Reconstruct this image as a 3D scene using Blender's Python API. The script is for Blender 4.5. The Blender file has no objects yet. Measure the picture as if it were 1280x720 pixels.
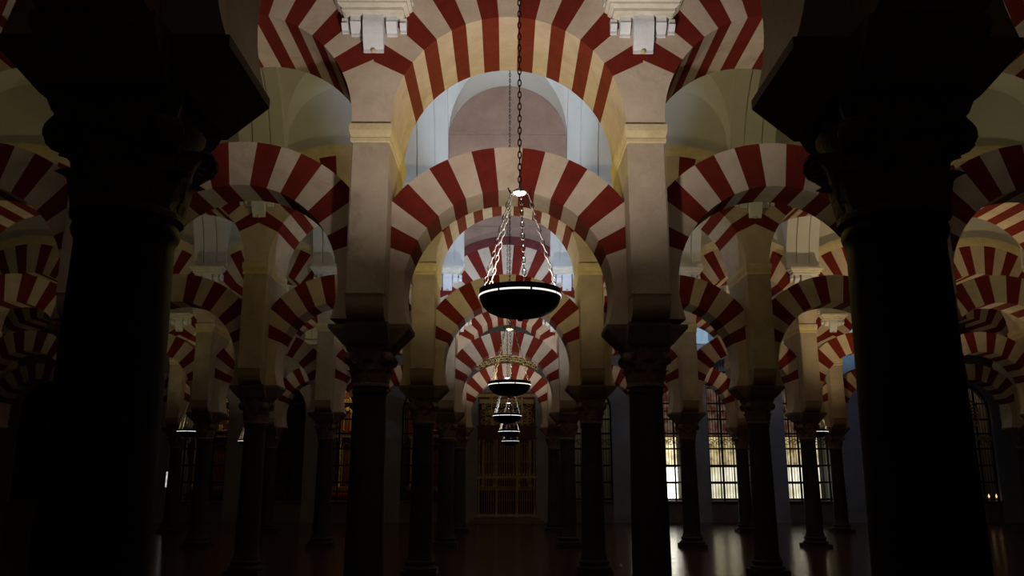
import bpy, bmesh, math, random
from mathutils import Vector, Matrix
rnd = random.Random(7)
PI = math.pi
scene = bpy.context.scene
col = scene.collection

# ------------------------------------------------------------------ dimensions (metres)
BAY = 3.10                    # spacing of the columns in a row
NAVE = 6.1675                 # spacing of the rows
Y1 = 3.224                    # first row
WT = 1.10                     # thickness of the upper walls
TU, TL = 1.30, 0.57           # depth of upper / lower arches
def row_y(n): return Y1 + NAVE * (n - 1)
def nave_y(n): return Y1 + NAVE * (n - 0.5)
YF = row_y(6)                 # far wall

# ------------------------------------------------------------------ helpers
def tag(o, label=None, cat=None, group=None, kind=None):
    if label: o['label'] = label
    if cat: o['category'] = cat
    if group: o['group'] = group
    if kind: o['kind'] = kind
    return o

def empty(name, loc, label, cat, group=None, rz=0.0):
    o = bpy.data.objects.new(name, None)
    o.empty_display_size = 0.2
    o.location = loc
    o.rotation_euler = (0, 0, rz)
    col.objects.link(o)
    return tag(o, label, cat, group)

def mesh_of(bm, name, mats, smooth=None):
    bmesh.ops.recalc_face_normals(bm, faces=bm.faces[:])
    me = bpy.data.meshes.new(name)
    bm.to_mesh(me)
    bm.free()
    for m in (mats if isinstance(mats, (list, tuple)) else [mats]):
        me.materials.append(m)
    if smooth is not None:
        try:
            me.shade_smooth()
            me.set_sharp_from_angle(angle=math.radians(smooth))
        except Exception:
            pass
    return me

def obj(name, me, parent=None, loc=(0, 0, 0), rot=(0, 0, 0)):
    o = bpy.data.objects.new(name, me)
    o.location = loc
    o.rotation_euler = rot
    col.objects.link(o)
    if parent is not None: o.parent = parent
    return o

def children_of(o): return list(o.children)
def copy_tree(o, parent=None):
    c = o.copy()
    col.objects.link(c)
    if parent is not None: c.parent = parent
    for ch in children_of(o): copy_tree(ch, c)
    return c

def box(bm, x0, x1, y0, y1, z0, z1, mi=0):
    v = [bm.verts.new(p) for p in ((x0,y0,z0),(x1,y0,z0),(x1,y1,z0),(x0,y1,z0),(x0,y0,z1),(x1,y0,z1),(x1,y1,z1),(x0,y1,z1))]
    for f in ((0,3,2,1),(4,5,6,7),(0,1,5,4),(1,2,6,5),(2,3,7,6),(3,0,4,7)):
        fc = bm.faces.new([v[i] for i in f]); fc.material_index = mi
    return v

def frustum(bm, rings, mi=0, cap=True):
    """rings: list of lists of points, same count; skins them"""
    rv = [[bm.verts.new(p) for p in r] for r in rings]
    n = len(rv[0])
    for a, b in zip(rv, rv[1:]):
        for i in range(n):
            f = bm.faces.new((a[i], a[(i+1) % n], b[(i+1) % n], b[i])); f.material_index = mi
    if cap:
        f = bm.faces.new(rv[0][::-1]); f.material_index = mi
        f = bm.faces.new(rv[-1]); f.material_index = mi

def lathe(bm, prof, seg=32, mi=0, cap=True, c=(0, 0)):
    frustum(bm, [[(c[0]+r*math.cos(2*PI*i/seg), c[1]+r*math.sin(2*PI*i/seg), z) for i in range(seg)] for r, z in prof], mi, cap)

def tube(bm, pts, r, seg=6, closed=False, mi=0):
    pts = [Vector(p) for p in pts]
    rings = []
    n = len(pts)
    for i, p in enumerate(pts):
        if closed: t = pts[(i+1) % n] - pts[i-1]
        else: t = pts[min(i+1, n-1)] - pts[max(i-1, 0)]
        t.normalize()
        a = Vector((0, 0, 1)) if abs(t.z) < 0.9 else Vector((1, 0, 0))
        u = t.cross(a).normalized(); w = t.cross(u)
        rings.append([bm.verts.new(p + r*(math.cos(2*PI*k/seg)*u + math.sin(2*PI*k/seg)*w)) for k in range(seg)])
    m = n if closed else n - 1
    for i in range(m):
        a, b = rings[i], rings[(i+1) % n]
        # match closest start for closed loops
        for k in range(seg):
            f = bm.faces.new((a[k], a[(k+1) % seg], b[(k+1) % seg], b[k])); f.material_index = mi
    if not closed:
        bm.faces.new(rings[0][::-1]); bm.faces.new(rings[-1])

def extrude_poly(bm, poly, axis, a, b, mi=0):
    """poly of 2D pts; axis 'y': pts are (x,z) ; 'x': pts are (y,z) ; 'z': (x,y)"""
    def P(p, t):
        return (p[0], t, p[1]) if axis == 'y' else ((t, p[0], p[1]) if axis == 'x' else (p[0], p[1], t))
    A = [bm.verts.new(P(p, a)) for p in poly]
    B = [bm.verts.new(P(p, b)) for p in poly]
    n = len(poly)
    for i in range(n):
        f = bm.faces.new((A[i], A[(i+1) % n], B[(i+1) % n], B[i])); f.material_index = mi
    f = bm.faces.new(A[::-1]); f.material_index = mi
    f = bm.faces.new(B); f.material_index = mi

# ------------------------------------------------------------------ materials
def principled(name):
    m = bpy.data.materials.new(name)
    m.use_nodes = True
    nt = m.node_tree
    return m, nt, nt.nodes['Principled BSDF']

def stone(name, c1, c2, scale=4.0, rough=0.85, bump=0.15, stain=None, stain_amt=0.5, metallic=0.0, fine=40.0, rand=0.0, spec=0.25):
    m, nt, b = principled(name)
    N, L = nt.nodes, nt.links
    tc = N.new('ShaderNodeTexCoord')
    oi = N.new('ShaderNodeObjectInfo')
    add = N.new('ShaderNodeVectorMath'); add.operation = 'ADD'
    L.new(tc.outputs['Object'], add.inputs[0]); L.new(oi.outputs['Location'], add.inputs[1])
    n1 = N.new('ShaderNodeTexNoise'); n1.inputs['Scale'].default_value = scale; n1.inputs['Detail'].default_value = 6
    n1.inputs['Roughness'].default_value = 0.62
    L.new(add.outputs[0], n1.inputs['Vector'])
    r1 = N.new('ShaderNodeValToRGB')
    r1.color_ramp.elements[0].position = 0.32; r1.color_ramp.elements[0].color = (*c1, 1)
    r1.color_ramp.elements[1].position = 0.68; r1.color_ramp.elements[1].color = (*c2, 1)
    L.new(n1.outputs['Fac'], r1.inputs['Fac'])
    out = r1.outputs['Color']
    if stain:
        n2 = N.new('ShaderNodeTexNoise'); n2.inputs['Scale'].default_value = scale * 0.55; n2.inputs['Detail'].default_value = 9
        n2.inputs['Roughness'].default_value = 0.7; n2.inputs['Distortion'].default_value = 0.6
        off = N.new('ShaderNodeVectorMath'); off.operation = 'ADD'; off.inputs[1].default_value = (13.1, 4.7, 8.3)
        L.new(add.outputs[0], off.inputs[0]); L.new(off.outputs[0], n2.inputs['Vector'])
        r2 = N.new('ShaderNodeValToRGB')
        r2.color_ramp.elements[0].position = 0.56; r2.color_ramp.elements[0].color = (0, 0, 0, 1)
        r2.color_ramp.elements[1].position = 0.72; r2.color_ramp.elements[1].color = (stain_amt,)*3 + (1,)
        L.new(n2.outputs['Fac'], r2.inputs['Fac'])
        mx = N.new('ShaderNodeMix'); mx.data_type = 'RGBA'
        L.new(r2.outputs['Color'], mx.inputs['Factor']); L.new(out, mx.inputs['A']); mx.inputs['B'].default_value = (*stain, 1)
        out = mx.outputs['Result']
    L.new(out, b.inputs['Base Color'])
    b.inputs['Roughness'].default_value = rough
    b.inputs['Metallic'].default_value = metallic
    b.inputs['Specular IOR Level'].default_value = spec
    if bump:
        nb = N.new('ShaderNodeTexNoise'); nb.inputs['Scale'].default_value = fine; nb.inputs['Detail'].default_value = 4
        L.new(add.outputs[0], nb.inputs['Vector'])
        bp = N.new('ShaderNodeBump'); bp.inputs['Strength'].default_value = bump; bp.inputs['Distance'].default_value = 0.02
        L.new(nb.outputs['Fac'], bp.inputs['Height']); L.new(bp.outputs['Normal'], b.inputs['Normal'])
    return m

def emit(name, color, strength, noise=None):
    m = bpy.data.materials.new(name); m.use_nodes = True
    nt = m.node_tree; N, L = nt.nodes, nt.links
    for n in list(N): N.remove(n)
    o = N.new('ShaderNodeOutputMaterial'); e = N.new('ShaderNodeEmission')
    e.inputs['Color'].default_value = (*color, 1); e.inputs['Strength'].default_value = strength
    if noise:
        tc = N.new('ShaderNodeTexCoord')
        nz = N.new('ShaderNodeTexNoise'); nz.inputs['Scale'].default_value = noise[0]; nz.inputs['Detail'].default_value = 5
        L.new(tc.outputs['Object'], nz.inputs['Vector'])
        r = N.new('ShaderNodeValToRGB')
        r.color_ramp.elements[0].position = noise[2]; r.color_ramp.elements[0].color = (*noise[1], 1)
        r.color_ramp.elements[1].position = noise[3]; r.color_ramp.elements[1].color = (*color, 1)
        L.new(nz.outputs['Fac'], r.inputs['Fac']); L.new(r.outputs['Color'], e.inputs['Color'])
    L.new(e.outputs[0], o.inputs[0])
    return m

M = {}
M['cream'] = stone('cream_plaster', (0.50, 0.40, 0.30), (0.63, 0.52, 0.41), 3.2, 0.9, 0.2, stain=(0.26, 0.19, 0.13), stain_amt=0.45)
M['red'] = stone('red_paint', (0.135, 0.0165, 0.0105), (0.19, 0.024, 0.0145), 4.0, 0.9, 0.2, spec=0.1, stain=(0.09, 0.025, 0.02), stain_amt=0.4)
M['pier'] = stone('pier_plaster', (0.38, 0.31, 0.225), (0.50, 0.415, 0.31), 2.6, 0.9, 0.25, stain=(0.22, 0.16, 0.11), stain_amt=0.6)
M['redstone'] = stone('dark_red_stone', (0.10, 0.022, 0.022), (0.16, 0.035, 0.035), 9.0, 0.9, 0.3)
M['moulding'] = stone('moulding_stone', (0.62, 0.58, 0.46), (0.76, 0.72, 0.60), 6.0, 0.85, 0.25)
M['cornice'] = stone('cornice_stone', (0.58, 0.47, 0.26), (0.72, 0.60, 0.36), 6.0, 0.85, 0.3)
M['white'] = stone('vault_plaster', (0.60, 0.59, 0.54), (0.67, 0.66, 0.61), 1.2, 0.92, 0.05)
M['console'] = stone('console_stone', (0.70, 0.72, 0.78), (0.82, 0.83, 0.85), 6.0, 0.85, 0.2)
M['lunette'] = stone('lunette_plaster', (0.30, 0.19, 0.135), (0.40, 0.265, 0.195), 2.0, 0.95, 0.1)
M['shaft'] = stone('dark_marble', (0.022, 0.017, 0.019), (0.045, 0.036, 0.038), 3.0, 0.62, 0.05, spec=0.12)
M['capital'] = stone('capital_stone', (0.12, 0.084, 0.072), (0.19, 0.135, 0.112), 7.0, 0.8, 0.4)
M['impost'] = stone('impost_stone', (0.14, 0.108, 0.092), (0.20, 0.155, 0.13), 5.0, 0.85, 0.3)
M['corbel'] = stone('corbel_plaster', (0.30, 0.22, 0.16), (0.38, 0.29, 0.21), 4.0, 0.9, 0.2)
M['wall'] = stone('wall_plaster', (0.22, 0.215, 0.22), (0.29, 0.285, 0.285), 1.6, 0.92, 0.1)
M['iron'] = stone('black_iron', (0.010, 0.010, 0.011), (0.02, 0.019, 0.018), 20.0, 0.5, 0.1, metallic=0.6)
M['bowl'] = stone('dark_bronze', (0.018, 0.014, 0.012), (0.03, 0.024, 0.02), 18.0, 0.38, 0.06, metallic=0.8)
M['chain'] = stone('chain_steel', (0.05, 0.046, 0.040), (0.10, 0.092, 0.08), 40.0, 0.5, 0.05, metallic=0.6)
M['gold'] = stone('gilded_metal', (0.38, 0.27, 0.10), (0.68, 0.52, 0.23), 14.0, 0.38, 0.3, metallic=0.5)
M['hub'] = stone('white_enamel', (0.42, 0.40, 0.36), (0.52, 0.50, 0.46), 10.0, 0.4, 0.0)
M['oldwood'] = stone('dark_red_wood', (0.09, 0.025, 0.014), (0.16, 0.05, 0.025), 9.0, 0.5, 0.2)
M['strip'] = emit('light_strip_glow', (1.0, 0.98, 0.93), 1.15)
M['redcloth'] = stone('red_cloth', (0.45, 0.02, 0.015), (0.6, 0.05, 0.03), 9.0, 0.8, 0.1)

def floor_material():
    m, nt, b = principled('marble_floor')
    N, L = nt.nodes, nt.links
    tc = N.new('ShaderNodeTexCoord')
    br = N.new('ShaderNodeTexBrick')
    br.inputs['Scale'].default_value = 1.0
    br.inputs['Brick Width'].default_value = 0.9; br.inputs['Row Height'].default_value = 0.6
    br.inputs['Mortar Size'].default_value = 0.008
    br.inputs['Color1'].default_value = (0.060, 0.024, 0.018, 1); br.inputs['Color2'].default_value = (0.085, 0.036, 0.027, 1)
    br.inputs['Mortar'].default_value = (0.02, 0.010, 0.008, 1)
    L.new(tc.outputs['Object'], br.inputs['Vector'])
    nz = N.new('ShaderNodeTexNoise'); nz.inputs['Scale'].default_value = 2.5; nz.inputs['Detail'].default_value = 8
    L.new(tc.outputs['Object'], nz.inputs['Vector'])
    mx = N.new('ShaderNodeMix'); mx.data_type = 'RGBA'; mx.blend_type = 'MULTIPLY'; mx.inputs['Factor'].default_value = 0.5
    L.new(br.outputs['Color'], mx.inputs['A']); L.new(nz.outputs['Color'], mx.inputs['B'])
    L.new(mx.outputs['Result'], b.inputs['Base Color'])
    rr = N.new('ShaderNodeMapRange'); rr.inputs['To Min'].default_value = 0.12; rr.inputs['To Max'].default_value = 0.24
    L.new(nz.outputs['Fac'], rr.inputs['Value']); L.new(rr.outputs[0], b.inputs['Roughness'])
    nb = N.new('ShaderNodeTexNoise'); nb.inputs['Scale'].default_value = 7.0; nb.inputs['Detail'].default_value = 3
    L.new(tc.outputs['Object'], nb.inputs['Vector'])
    ad = N.new('ShaderNodeMath'); ad.operation = 'MULTIPLY_ADD'; ad.inputs[1].default_value = 0.35
    L.new(br.outputs['Fac'], ad.inputs[0]); L.new(nb.outputs['Fac'], ad.inputs[2])
    bp = N.new('ShaderNodeBump'); bp.inputs['Strength'].default_value = 0.22; bp.inputs['Distance'].default_value = 0.02
    bp.invert = True
    b.inputs['Specular IOR Level'].default_value = 0.28
    L.new(ad.outputs[0], bp.inputs['Height']); L.new(bp.outputs['Normal'], b.inputs['Normal'])
    return m
M['floor'] = floor_material()

# ------------------------------------------------------------------ setting: floor
XE = 24.8                     # half width of the built hall
bm = bmesh.new(); box(bm, -XE, XE, -4.0, YF + 4.0, -0.2, 0.0)
tag(obj('floor', mesh_of(bm, 'floor', M['floor'])), kind='structure')

# ------------------------------------------------------------------ arches
def arch_mesh(name, zc, ri, re, t, a_spring, edges, base_z, drop, half):
    """ring of wedge stones; edges = angles (deg) on the right half from the lowest red's foot up to the key"""
    bm = bmesh.new()
    seq = [a_spring] + list(edges)                      # right half
    full = seq + [180 - a for a in reversed(seq)]
    # colours: springer cream, then red, cream, red ... key cream ... mirrored
    n = len(full) - 1
    cols = []
    for i in range(n):
        j = min(i, n - 1 - i)
        cols.append(1 if j % 2 == 1 else 0)
    def inner(a):
        return (ri*math.cos(a), zc + ri*math.sin(a))
    def outer(a):
        c, s = math.cos(a), math.sin(a)
        r = re if abs(c)*re <= half else half/abs(c)
        x, z = r*c, zc + r*s
        if z < base_z: z = base_z
        return (x, z)
    def quad_strip(p0, q0, p1, q1, mi):
        ps = [p0, q0, q1, p1]
        F = [bm.verts.new((p[0], -t/2, p[1])) for p in ps]
        B = [bm.verts.new((p[0], t/2, p[1])) for p in ps]
        for vs in (F, B[::-1], (F[0], F[3], B[3], B[0]), (F[1], B[1], B[2], F[2])):
            f = bm.faces.new(vs); f.material_index = mi
    if drop:                                             # plain jamb below a semicircle, down into the cornice
        for s in (-1, 1):
            xs = sorted((s*ri, s*half))
            box(bm, xs[0], xs[1], -t/2, t/2, zc - drop, zc, 0)
    for i in range(n):
        a0, a1 = math.radians(full[i]), math.radians(full[i+1])
        k = max(2, int(abs(full[i+1]-full[i])/3.2))
        for j in range(k):
            b0 = a0 + (a1-a0)*j/k; b1 = a0 + (a1-a0)*(j+1)/k
            quad_strip(inner(b0), outer(b0), inner(b1), outer(b1), cols[i])
    bmesh.ops.remove_doubles(bm, verts=bm.verts[:], dist=1e-5)
    # drop the coincident internal faces left between stones
    return mesh_of(bm, name, [M['cream'], M['red']])

LZ, LRI, LRE = 3.72, 1.18, 1.71
UZ, URI, URE = 5.57, 1.33, 2.13
low_edges = [19.9, 28.8, 37.9, 47.4, 57.0, 66.0, 75.0, 84.6]
up_edges = [26.0, 34.5, 43.1, 51.6, 60.0, 68.1, 76.5, 85.0]
def jit(e, a): return [x + rnd.uniform(-a, a) for x in e]
low_me = [arch_mesh('horseshoe_arch', LZ, LRI, LRE, TL, -19.3, jit(low_edges, 0.5), 3.331, 0, BAY/2-0.2125) for _ in range(3)]
up_me = [arch_mesh('round_arch', UZ, URI, URE, TU, 0.0, jit(up_edges, 0.4), 5.0, 0.008, BAY/2-0.0003) for _ in range(3)]
up_me_lift = [arch_mesh('round_arch', UZ, URI, URE, TU, 0.0, jit(up_edges, 0.4), 5.0, 0.047, BAY/2-0.0003) for _ in range(2)]
# moulded band following the outer edge of an upper arch
def band_mesh(y0, y1, r0, r1, xmax):
    bm = bmesh.new()
    a0 = math.acos(xmax/r0)
    n = 24
    pts = [a0 + (PI - 2*a0)*i/n for i in range(n+1)]
    rings = []
    for a in pts:
        c, s = math.cos(a), math.sin(a)
        rings.append([(r0*c, y1, UZ+r0*s), (r0*c, y0, UZ+r0*s), ((r0+r1)/2*c, y0-0.015, UZ+(r0+r1)/2*s), (r1*c, y0, UZ+r1*s), (r1*c, y1, UZ+r1*s)])
    frustum(bm, rings)
    return mesh_of(bm, 'edge_moulding', M['cornice'], 40)
band_me = band_mesh(-TU/2-0.012, -WT/2-0.005, 2.10, 2.33, 1.122)
red_band_me = band_me.copy(); red_band_me.materials[0] = M['redstone']

ROWS = {1: 1, 2: 2, 3: 3, 4: 4, 5: 5}                   # bays to each side of the centre aisle
ROWNAME = {1: 'nearest row', 2: 'second row from camera', 3: 'third row from camera', 4: 'fourth row from camera', 5: 'farthest row'}
ORD = {1: 'first', 2: 'second', 3: 'third', 4: 'fourth', 5: 'fifth', 6: 'sixth', 7: 'seventh'}
def bay_phrase(b):
    if b == 0: return 'over the centre aisle'
    return ('%s bay %s of centre aisle' % (ORD[abs(b)], 'left' if b < 0 else 'right'))
def col_phrase(k):
    i = int(abs(k) + 0.5)
    return ('%s %s of centre aisle' % (ORD[i], 'left' if k < 0 else 'right'))
SKIP_LOW, SKIP_UP, SKIP_COL = set(), set(), set()

for n, nb in ROWS.items():
    for b in range(-nb, nb+1):
        lift_l = 0.06 if (n == 2 and b) else 0.0
        lift_u = 0.04 if (n == 2 and b) else 0.0
        if (n, b) not in SKIP_LOW:
            o = obj('horseshoe_arch', low_me[(n+b) % 3], None, (b*BAY, row_y(n), lift_l))
            tag(o, 'red and cream lower arch, %s, %s' % (bay_phrase(b), ROWNAME[n]), 'arch', 'striped lower arches')
        if (n, b) not in SKIP_UP:
            e = empty('round_arch', (b*BAY, row_y(n), lift_u), 'red and cream upper arch, %s, %s' % (bay_phrase(b), ROWNAME[n]), 'arch', 'striped upper arches')
            obj('voussoir_ring', up_me_lift[b % 2] if lift_u else up_me[(n*2+b) % 3], e)
            if n >= 2 and not (b == 0 and n in (2, 3)): obj('edge_moulding', red_band_me if b == 0 else band_me, e)

# ------------------------------------------------------------------ columns
def leaf(bm, phi, z0, z1, r0, r1, w, curl):
    """acanthus leaf: curved strip with a curled tip and scalloped edge"""
    rows = 7
    u = Vector((math.cos(phi), math.sin(phi), 0)); t = Vector((-math.sin(phi), math.cos(phi), 0))
    grid = []
    for i in range(rows):
        s = i/(rows-1)
        z = z0 + (z1-z0)*min(1.0, s*1.12)
        r = r0 + (r1-r0)*s
        if s > 0.72:
            k = (s-0.72)/0.28
            r += curl*math.sin(k*PI/2)
            z -= 0.35*curl*k*k
        ww = w*(0.75+0.45*math.sin(PI*min(1, s*1.05)))*(1 if i < rows-1 else 0.8)
        if i % 2: ww *= 0.86
        line = []
        for j, (dx, dr) in enumerate(((-1, -0.012), (-0.45, 0.006), (0, 0.020), (0.45, 0.006), (1, -0.012))):
            p = u*(r+dr) + t*(dx*ww/2); line.append((p.x, p.y, z))
        grid.append(line)
    rings = []
    for line in grid:
        back = [(Vector(p) - u*0.034) for p in reversed(line)]
        rings.append([tuple(p) for p in line] + [tuple(p) for p in back])
    frustum(bm, rings)

CZ0, CZ1 = 2.64, 3.11
def capital_mesh(detail):
    bm = bmesh.new()
    lathe(bm, [(0.19, CZ0), (0.214, CZ0+0.015), (0.214, CZ0+0.04), (0.19, CZ0+0.055), (0.19, CZ0+0.15), (0.215, CZ0+0.28), (0.26, CZ0+0.37), (0.27, CZ0+0.40)], 24)
    for k in range(8):
        leaf(bm, 2*PI*(k+0.5)/8, CZ0+0.05, CZ0+0.205, 0.192, 0.228, 0.15, 0.036)
    for k in range(8):
        leaf(bm, 2*PI*k/8, CZ0+0.10, CZ0+0.315, 0.195, 0.25, 0.15, 0.045)
    return mesh_of(bm, 'capital', M['capital'], 50)
def volute_mesh():
    bm = bmesh.new()
    # scroll at the +x+y corner; disc axis is horizontal and tangential
    pts = []
    for i in range(30):
        a = i/29*4.2*PI
        r = 0.074*(1 - i/29*0.86)
        pts.append((0.268 + r*math.cos(a+PI*0.75), 0, CZ0+0.325 + r*math.sin(a+PI*0.75)))
    rings = []
    for p in pts:
        q = 0.022
        rings.append(p)
    prev = None
    for s in (-1, 1):
        tube(bm, [(p[0], s*0.045, p[2]) for p in pts], 0.016, 6)
    # web between the two scroll faces
    bmesh.ops.create_cone(bm, cap_ends=True, segments=20, radius1=0.070, radius2=0.070, depth=0.09,
                          matrix=Matrix.Translation((0.268, 0, CZ0+0.325)) @ Matrix.Rotation(PI/2, 4, 'X'))
    # stalk rising to the scroll
    tube(bm, [(0.20, 0, CZ0+0.20), (0.21, 0, CZ0+0.29), (0.235, 0, CZ0+0.36), (0.27, 0, CZ0+0.39)], 0.03, 8)
    bmesh.ops.rotate(bm, verts=bm.verts[:], cent=(0, 0, 0), matrix=Matrix.Rotation(PI/4, 3, 'Z'))
    return mesh_of(bm, 'volute', M['capital'], 50)
def abacus_mesh():
    bm = bmesh.new()
    def ring(z, R, dip):
        pts = []
        for k in range(4):
            a0 = PI/4 + k*PI/2
            c0 = Vector((math.cos(a0), math.sin(a0)))*R
            c1 = Vector((math.cos(a0+PI/2), math.sin(a0+PI/2)))*R
            d = (c1-c0).normalized()
            p0 = c0 + d*0.05; p1 = c1 - d*0.05
            nrm = Vector((math.cos(a0+PI/4), math.sin(a0+PI/4)))
            for i in range(7):
                s = i/6
                p = p0.lerp(p1, s) - nrm*dip*math.sin(PI*s)
                if i == 3: p += nrm*0.045
                pts.append((p.x, p.y, z))
        return pts
    frustum(bm, [ring(CZ0+0.385, 0.33, 0.05), ring(CZ0+0.41, 0.355, 0.05), ring(CZ0+0.45, 0.375, 0.05), ring(CZ1, 0.375, 0.05)])
    return mesh_of(bm, 'abacus', M['capital'], 40)
def shaft_mesh():
    bm = bmesh.new()
    H0, H1 = 0.26, CZ0
    prof = [(0.235, H0), (0.235, H0+0.03), (0.222, H0+0.06)]
    for i in range(9):
        s = i/8
        prof.append((0.212 - 0.026*s**1.4, H0+0.08 + (H1-0.10-H0-0.08)*s))
    prof += [(0.187, H1-0.075), (0.198, H1-0.055), (0.203, H1-0.035), (0.198, H1-0.012), (0.19, H1)]
    lathe(bm, prof, 40)
    return mesh_of(bm, 'shaft', M['shaft'], 40)
def base_mesh():
    bm = bmesh.new()
    box(bm, -0.31, 0.31, -0.31, 0.31, 0.0, 0.09)
    lathe(bm, [(0.30, 0.09), (0.315, 0.115), (0.30, 0.145), (0.262, 0.155), (0.25, 0.18), (0.265, 0.20), (0.275, 0.225), (0.262, 0.25), (0.24, 0.26)], 32)
    return mesh_of(bm, 'base', M['shaft'], 40)
def impost_mesh():
    """cruciform block: arms widen upwards to carry the lower arches and the pier"""
    bm = bmesh.new()
    z0, z1, z2 = CZ1, 3.285, 3.33
    def arm(hx0, hy0, hx1, hy1):
        r = lambda hx, hy, z: [(-hx, -hy, z), (hx, -hy, z), (hx, hy, z), (-hx, hy, z)]
        frustum(bm, [r(hx0, hy0, z0), r(hx1, hy1, z1), r(hx1, hy1, z2)])
    arm(0.29, 0.235, 0.452, 0.283)
    arm(0.23, 0.29, 0.23, 0.45)
    return mesh_of(bm, 'impost_block', M['impost'])
cap_me, vol_me, aba_me, sh_me, ba_me, imp_me = capital_mesh(1), volute_mesh(), abacus_mesh(), shaft_mesh(), base_mesh(), impost_mesh()

def make_column(label):
    r = empty('marble_column', (0, 0, 0), label, 'column', 'marble columns')
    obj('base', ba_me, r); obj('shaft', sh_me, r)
    c = obj('capital', cap_me, r)
    obj('abacus', aba_me, c)
    for k in range(4): obj('volute', vol_me, c, rot=(0, 0, k*PI/2))
    obj('impost_block', imp_me, r)
    return r

# masonry pier standing on a column, its roll corbels front and back and its cornice
def pier_mesh():
    bm = bmesh.new()
    w = 0.212
    frustum(bm, [[(-w, -TU/2, 3.60), (w, -TU/2, 3.60), (w, TU/2, 3.60), (-w, TU/2, 3.60)],
                 [(-w, -TU/2, 5.33), (w, -TU/2, 5.33), (w, TU/2, 5.33), (-w, TU/2, 5.33)]])
    box(bm, -w, w, -0.36, 0.36, 3.33, 3.60)
    bmesh.ops.bevel(bm, geom=[e for e in bm.edges if abs((e.verts[0].co-e.verts[1].co).z) > 1.5], offset=0.015, segments=2, affect='EDGES')
    return mesh_of(bm, 'pier_body', M['pier'])
def roll_mesh(s):
    bm = bmesh.new()
    pts = [(s*0.345, 3.33), (s*0.345, 3.598), (s*0.648, 3.598)]
    for i in range(7):
        a = i/6*PI/2
        pts.append((s*(0.648 - 0.02 - 0.19*(1-math.cos(a))), 3.56 - 0.225*math.sin(a)))
    extrude_poly(bm, pts, 'x', -0.205, 0.205)
    return mesh_of(bm, 'roll_corbel', M['corbel'], 40)
def cornice_mesh():
    bm = bmesh.new()
    rings = []
    for dx, z in ((0.0, 5.33), (0.028, 5.345), (0.028, 5.385), (0.015, 5.395), (0.045, 5.44), (0.06, 5.47), (0.06, 5.545), (0.03, 5.56)):
        w, d = 0.212+dx*0.45, TU/2-0.005+dx*0.7
        rings.append([(-w, -d, z), (w, -d, z), (w, d, z), (-w, d, z)])
    frustum(bm, rings)
    return mesh_of(bm, 'cornice', M['cornice'])
pier_me, roll_f, roll_b, corn_me = pier_mesh(), roll_mesh(-1), roll_mesh(1), cornice_mesh()
def make_pier(label):
    r = empty('masonry_pier', (0, 0, 3.33), label, 'pier', 'masonry piers on the columns')
    for nm, me in (('pier_body', pier_me), ('roll_corbel', roll_f), ('roll_corbel', roll_b), ('cornice', corn_me)):
        obj(nm, me, r, (0, 0, -3.33))
    return r

# white stone console that carries a vault rib
def console_meshes():
    y = -TU/2
    bm = bmesh.new()
    rings = []
    for dx, z in ((0.0, 6.86), (0.03, 6.875), (0.03, 6.91), (0.075, 6.94), (0.075, 6.965), (0.11, 6.99), (0.11, 7.035)):
        w = 0.32 + dx; d = y - 0.20 - dx
        rings.append([(-w, d, z), (w, d, z), (w, y-0.001, z), (-w, y-0.001, z)])
    frustum(bm, rings)
    top = mesh_of(bm, 'top_moulding', M['moulding'])
    def bracket(xc, w, ztop, zb, proj):
        bm = bmesh.new()
        pts = [(y-0.001, ztop), (y-proj, ztop), (y-proj, ztop-0.06)]
        for i in range(1, 7):
            s = i/6
            pts.append((y-proj*(1-s)**0.7*0.95 - 0.035, ztop-0.06-(ztop-0.06-zb-0.03)*s))
        pts += [(y-0.035, zb), (y-0.001, zb)]
        extrude_poly(bm, pts, 'x', xc-w/2, xc+w/2)
        return mesh_of(bm, 'bracket', M['console'], 35)
    mid = bracket(0, 0.23, 6.86, 6.46, 0.17)
    s1 = bracket(-0.205, 0.12, 6.86, 6.665, 0.13)
    s2 = bracket(0.205, 0.12, 6.86, 6.665, 0.13)
    s3 = bracket(-0.335, 0.075, 6.86, 6.70, 0.08)
    s4 = bracket(0.335, 0.075, 6.86, 6.70, 0.08)
    bm = bmesh.new()
    for zz, rr in ((6.76, 0.035), (6.47, 0.03)):
        bmesh.ops.create_uvsphere(bm, u_segments=12, v_segments=8, radius=rr, matrix=Matrix.Translation((0, y-0.12 if zz > 6.6 else y-0.04, zz)))
    boss = mesh_of(bm, 'boss', M['cornice'], 60)
    return [('top_moulding', top), ('bracket', mid), ('bracket', s1), ('bracket', s2), ('bracket', s3), ('bracket', s4), ('boss', boss)]
con_me = console_meshes()
def make_console(label):
    r = empty('stone_console', (0, 0, 6.4), label, 'console', 'stone consoles under the vault ribs')
    for nm, me in con_me: obj(nm, me, r, (0, 0, -6.43))
    return r

proto = {}
def place(kind, maker, label, x, y, z):
    if kind not in proto:
        proto[kind] = maker(label); o = proto[kind]
    else:
        o = copy_tree(proto[kind]); o['label'] = label
    o.location = (x, y, z)
    return o
for n, nb in ROWS.items():
    for i in range(-nb, nb+2):
        k = i - 0.5
        if (n, k) in SKIP_COL: continue
        x = k*BAY
        place('column', make_column, 'dark marble column, %s, %s' % (col_phrase(k), ROWNAME[n]), x, row_y(n), 0)
        place('pier', make_pier, 'cream plastered pier above column, %s, %s' % (col_phrase(k), ROWNAME[n]), x, row_y(n), 3.33)
        if n >= 2:
            place('console', make_console, 'white carved console, %s, %s' % (col_phrase(k), ROWNAME[n]), x, row_y(n), 6.4)

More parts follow.
